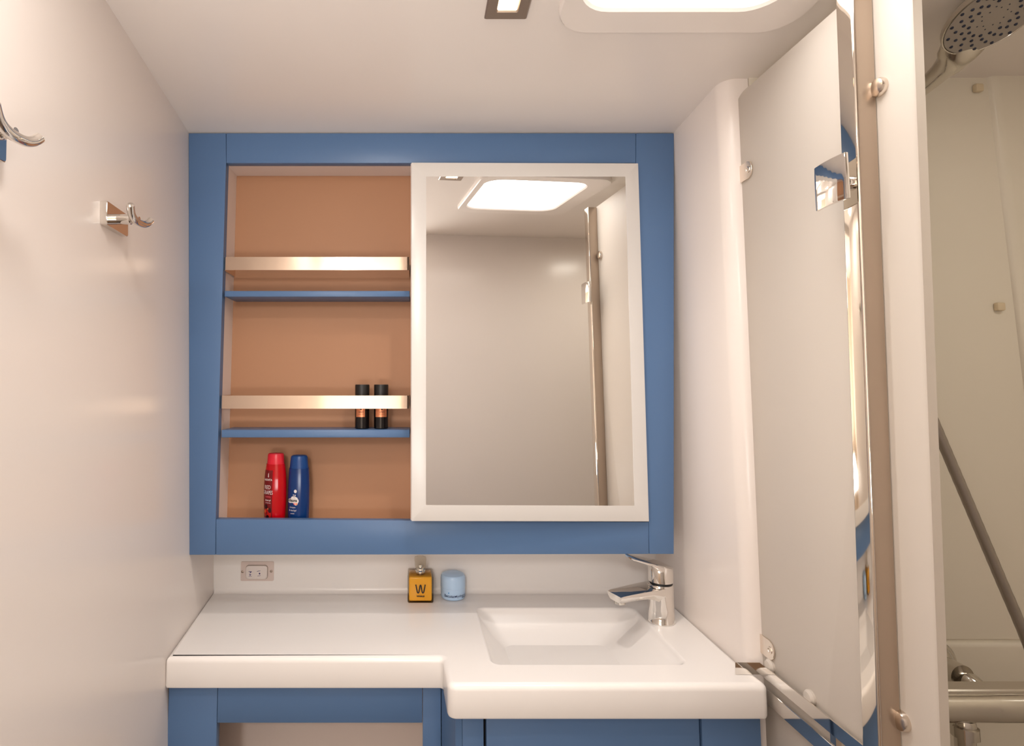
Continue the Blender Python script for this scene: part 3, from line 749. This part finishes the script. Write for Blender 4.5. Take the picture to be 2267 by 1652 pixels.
# ------------------------------------------------------------------ shower screen
XP = 0.650; TP = 0.012
sc = thing('shower_door', (XP, 0.85, 0), 'white acrylic shower door leaf with chrome pole, handle and towel rail', 'shower door')
Yb_ = 1.103
ztp = CZ + 0.575
bm = NB()
prof = round_poly([Vector((.762, 0.05)), Vector((Yb_, 0.05)), Vector((Yb_, ztp)), Vector((.697, ztp))], [.01, .01, .03, .01], 6)
prism(bm, [(XP, p.x, p.y) for p in prof], (TP, 0, 0), .0015, 2); obj('panel', bm, M['panel'], sc)
# pole: box profile proud of the leaf
XQ = XP - .030
yq0, yq1 = .792, .832
yq1 = aX(1866, 480, XQ).y; yq0 = aX(1905, 480, XQ).y
bm = NB()
L = []
for z in [0.05 + (ztp - .002 - 0.05) * k / 40 for k in range(41)]:
    w = .028 * (CZ + .247 - z)
    L.append([Vector((p.x, p.y + w, z)) for p in round_poly([Vector((XQ, yq0)), Vector((XP - .0004, yq0)), Vector((XP - .0004, yq1)), Vector((XQ, yq1))], [.004, .003, .0005, .003], 4)])
loft(bm, L)
M['pole'] = mat('pole_chrome', (.74, .68, .60), rough=.05, metal=1.0, bump=.012, bscale=7, stretch=(1, 1, .6))
M['polereflect'] = mat('pole_satin_reflection', (.50, .41, .33), rough=.32, metal=.85, noise=.04, nscale=9)  # brown reflected in the metal is put into the base colour
bmesh.ops.recalc_face_normals(bm, faces=bm.faces)
for f in bm.faces: f.material_index = 1 if abs(f.normal.y) > .95 else 0
obj('pole', bm, [M['pole'], M['polereflect']], sc)
# handle: square plate on a short stem
hc = aX(1885, 395, XQ); hz = hc.z
bm = NB()
xh = XQ - .018
hp = [(xh - .004, yq0 - .004, hz - .034), (xh - .004, yq0 + .062, hz - .034), (xh - .004, yq0 + .062, hz + .034), (xh - .004, yq0 - .004, hz + .034)]
def arc_plate():
    L = []
    for k in range(9):
        t = k / 8; y = yq0 - .002 + .062 * t; bow = .003 * sin(pi * t)
        c_ = [Vector((xh - bow - .0, y, hz - .033)), Vector((xh - bow + .005, y, hz - .033)), Vector((xh - bow + .005, y, hz + .033)), Vector((xh - bow, y, hz + .033))]
        L.append(c_)
    return L
loft(bm, arc_plate()); bevel(bm, bm.verts[:], .0012, 2); hd = obj('handle', bm, M['chrome'], sc)
ym = (yq0 + yq1) / 2
bm = NB(); lathe(bm, (xh + .003, ym, hz - .006), (1, 0, 0), [(.007, 0), (.007, .008), (.010, .009), (.010, .0155)], 24); obj('stem', bm, M['chrome'], hd)
# bolts on both sides of the pole
for x, y in ((1955, 190), (2005, 1600)):
    p = aX(x, y, XP)
    for yy in (p.y, yq1 + .016 + .028 * (CZ + .247 - p.z)):
        bm = NB(); lathe(bm, (XP + .0005, yy + (.004 if yy == p.y else 0), p.z), (-1, 0, 0), [(.013, 0), (.013, .004), (.0115, .0075), (.007, .009), (.001, .0095)], 28); obj('bolt', bm, M['steel'], sc)
# clips onto the post
for yt, yb in ((355, 408), (1370, 1424)):
    zt_, zb_ = aX(1650, yt, XP).z, aX(1650, yb, XP).z
    zm = (zt_ + zb_) / 2; hh_ = .017
    ye, yw = 1.052, 1.108
    pts = [(yw, zm - hh_)] + [(ye + .014 - .014 * sin(radians(a)), zm - hh_ * cos(radians(a))) for a in range(0, 181, 15)] + [(yw, zm + hh_)]
    bm = NB(); prism(bm, [(XP - .0003, y, z) for y, z in pts], (-.003, 0, 0), .0005, 1); cl_ = obj('hinge_clip', bm, M['steel'], sc)
    bm = NB(); lathe(bm, (XP - .0033, ye + .012, zm), (-1, 0, 0), [(.0065, 0), (.0065, .0008), (.004, .0010), (.0035, .0002), (.0030, -.0005), (.0005, .0004)], 20); obj('screw', bm, M['steel'], cl_)
# towel rail: two flat strips one above the other, the upper one folded back at its far end
zi0, zi1 = CZ - .5340, CZ - .5130
XA = XP - .011
bm = NB()
pth = [(XA, .56), (XA, 1.0855), (XA - .045, 1.0865), (XA - .045, 1.0845), (XA + .002, 1.0835), (XA + .002, .56)]
loft(bm, [[(a, b, z) for a, b in pth[:1] + [(XA, 1.083), (XA - .045, 1.0835), (XA - .045, 1.0850), (XA + .0025, 1.0855), (XA + .0025, .56)]] for z in (zi0, zi1)])
obj('towel_rail', bm, M['chrome'], sc)
bm = NB(); box(bm, (XA, .56, CZ - .577), (XA + .0025, 1.080, CZ - .5505), .0006, 1); obj('towel_rail', bm, M['chrome'], sc)
for yb in (.60, .90):
    bm = NB(); box(bm, (XA + .0024, yb, CZ - .570), (XP - .0002, yb + .012, CZ - .520)); obj('bracket', bm, M['steel'], sc)
for x, y in ((1708, 1486), (1797, 1558)):
    p = aX(x, y, XP); bm = NB(); lathe(bm, (XP + .0003, p.y, zi1 + .002), (-1, 0, 0), [(.012, 0), (.012, .004), (.009, .008), (.004, .009), (.001, .0092)], 24); obj('bolt', bm, M['panel'], sc)

# ------------------------------------------------------------------ shower fittings
YM = 0.985
# hand shower: head disc facing down towards the room
hcx = aY(2200, 36, 0.86)
hs = thing('hand_shower', hcx, 'grey chrome hand shower head with dark spray nozzles, upper right', 'shower head')
RH = .066
vd = (hcx - Vector((0, 0, CZ))).normalized(); vr_ = vd.cross(Vector((0, 0, 1))).normalized(); vu = vr_.cross(vd)
nrm = (-vd * .60 + (vr_ * .40 - vu * .90) * .80).normalized()
d = ray(2050, 236); o_c = Vector((0, 0, CZ)); hit = o_c + d * ((hcx - o_c).dot(nrm) / d.dot(nrm))
hd_dir = (hit - hcx).normalized()
u = hd_dir; v = nrm.cross(u)
def HH(a, b, c_): return hcx + u * a + v * b + nrm * c_
bm = NB(); n = 48; L = []
for r, h in ((.25, -.030), (.55, -.026), (.85, -.017), (.98, -.007), (1.0, -.001), (.995, .0015), (.97, .002), (.955, .0008)):
    L.append([HH(RH * r * cos(2 * pi * k / n), RH * r * sin(2 * pi * k / n), h) for k in range(n)])
loft(bm, L); obj('head_shell', bm, M['nickel'], hs)
bm = NB(); bm.faces.new([bm.verts.new(HH(RH * .95 * cos(2 * pi * k / n), RH * .95 * sin(2 * pi * k / n), .0012)) for k in range(n)])
r = bmesh.ops.extrude_face_region(bm, geom=bm.faces[:]); bmesh.ops.translate(bm, verts=[g_ for g_ in r['geom'] if isinstance(g_, bmesh.types.BMVert)], vec=nrm * .0008)
face = obj('spray_face', bm, M['facegrey'], hs)
me = None
for arm in range(16):
    for q in range(4):
        rr = RH * (.48 + .13 * q); a = 2 * pi * arm / 16 + q * .17
        c_ = HH(rr * cos(a), rr * sin(a), .0018)
        if me is None:
            bm = NB(); lathe(bm, (0, 0, 0), nrm, [(.0026, 0), (.0024, .001), (.0015, .0022), (.0003, .0024)], 8)
            off = woff(face); bmesh.ops.recalc_face_normals(bm, faces=bm.faces)
            me = bpy.data.meshes.new('nozzle'); bm.to_mesh(me); bm.free(); me.materials.append(M['nozzle'])
        o = bpy.data.objects.new('nozzle', me); S.collection.objects.link(o); o.parent = face; o.location = c_ - off
mes = None
for arm in range(14):
    rr = RH * (.24 if arm % 2 else .32); a = 2 * pi * arm / 14
    if mes is None:
        bm = NB(); lathe(bm, (0, 0, 0), nrm, [(.0013, 0), (.0008, .0008), (.0002, .001)], 6)
        mes = bpy.data.meshes.new('nozzle_small'); bm.to_mesh(mes); bm.free(); mes.materials.append(M['nozzle'])
    o = bpy.data.objects.new('nozzle', mes); S.collection.objects.link(o); o.parent = face; o.location = HH(rr * cos(a), rr * sin(a), .0018) - off
# handle
ps = [HH(.050, 0, -.014), HH(.072, 0, -.013), HH(.090, 0, -.014), HH(.115, 0, -.020), HH(.150, 0, -.030), HH(.175, 0, -.038), HH(.198, 0, -.046)]
P = smooth_path(ps, 5); ra = [.040, .034, .0235, .0175, .0150, .0140, .0135]
R = [ra[min(int(i / 5), 5)] + (ra[min(int(i / 5), 5) + 1] - ra[min(int(i / 5), 5)]) * ((i % 5) / 5) for i in range(len(P))]
R[-1] = ra[-1]
bm = NB(); L = []
for i, p in enumerate(P):
    t = (P[min(i + 1, len(P) - 1)] - P[max(i - 1, 0)]).normalized(); vv = v; ww = t.cross(vv)
    fl = min(1.0, .30 + .70 * min(1, i / 12))
    L.append([p + vv * R[i] * cos(2 * pi * k / 24) + ww * R[i] * fl * sin(2 * pi * k / 24) for k in range(24)])
loft(bm, L); obj('handle', bm, M['nickel'], hs)
bm = NB(); A_ = [HH(RH * .96, -.0035, .0032), HH(RH * .96, .0035, .0032), HH(RH * 1.28, .0025, .0045), HH(RH * 1.28, -.0025, .0045)]
prism(bm, A_, -nrm * .006, .001, 1); obj('spray_lever', bm, M['nickel'], hs)
# hose
hp = [P[-1], P[-1] + (P[-1] - P[-4]).normalized() * .05, aY(1990, 560, .95), aY(2015, 810, .95), aY(2062, 922, .95), aY(2108, 1030, .95), aY(2160, 1152, .95), aY(2215, 1282, .95), aY(2275, 1424, .95), aY(2330, 1580, .95), aY(2330, 1750, .95), aY(2240, 1850, .95), aY(2150, 1790, .94), aY(2134, 1735, .94)]
bm = NB(); PT = smooth_path(hp, 10)
tube(bm, PT, [.0075 + .00025 * (k % 2) for k in range(len(PT))], 14); obj('hose', bm, mat('hose_grey', (.36, .32, .28), rough=.22, metal=.6), hs)
# mixer bar
mxp = aY(2150, 1564, .94)
mb = thing('shower_mixer', mxp, 'chrome thermostatic shower mixer bar on the shower wall, lower right', 'tap')
mr = .0222
xs_ = [mxp.x - .13, mxp.x + .30]
bm = NB(); lathe(bm, (xs_[0], .94, mxp.z), (1, 0, 0), [(.018, 0), (mr, .004), (mr, .11 + .045), (mr + .0003, .156), (mr, .30), (mr, .426), (.018, .43)], 40); obj('bar', bm, M['nickel'], mb)
bm = NB(); prism(bm, [(x, .94 - .014 + (0), z) for x, z in rrect(xs_[0] + .01, xs_[1] - .05, mxp.z - .02, mxp.z + .02, .01, 4)], (0, .028, .0), .002, 1)
bmesh.ops.translate(bm, verts=bm.verts, vec=(0, .008, .008)); obj('top_shelf', bm, M['nickel'], mb)
ec = aY(2152, 1516, 1.0); yw_ = YSH - .009
bm = NB(); lathe(bm, (ec.x - .012, yw_, ec.z + .010), (0, -1, 0), [(.041, 0), (.041, .010), (.039, .024), (.028, .038), (.020, .045), (.020, .075)], 36); obj('wall_flange', bm, M['nickel'], mb)
bm = NB(); tube(bm, smooth_path([(ec.x - .012, yw_ - .035, ec.z + .010), (ec.x, yw_ - .07, ec.z + .002), (ec.x + .012, .985, ec.z - .012), (ec.x + .03, .955, mxp.z + .008)], 5), .0165, 20); obj('elbow', bm, M['nickel'], mb)
bm = NB(); q = Vector((aY(2134, 1600, .94).x, .94, mxp.z - mr + .003))
lathe(bm, q, (0, 0, -1), [(.0130, 0), (.0150, .004), (.0155, .008), (.0185, .010), (.0185, .026), (.0135, .028), (.0135, .110), (.008, .112)], 12); obj('hose_connector', bm, M['nickel'], mb)
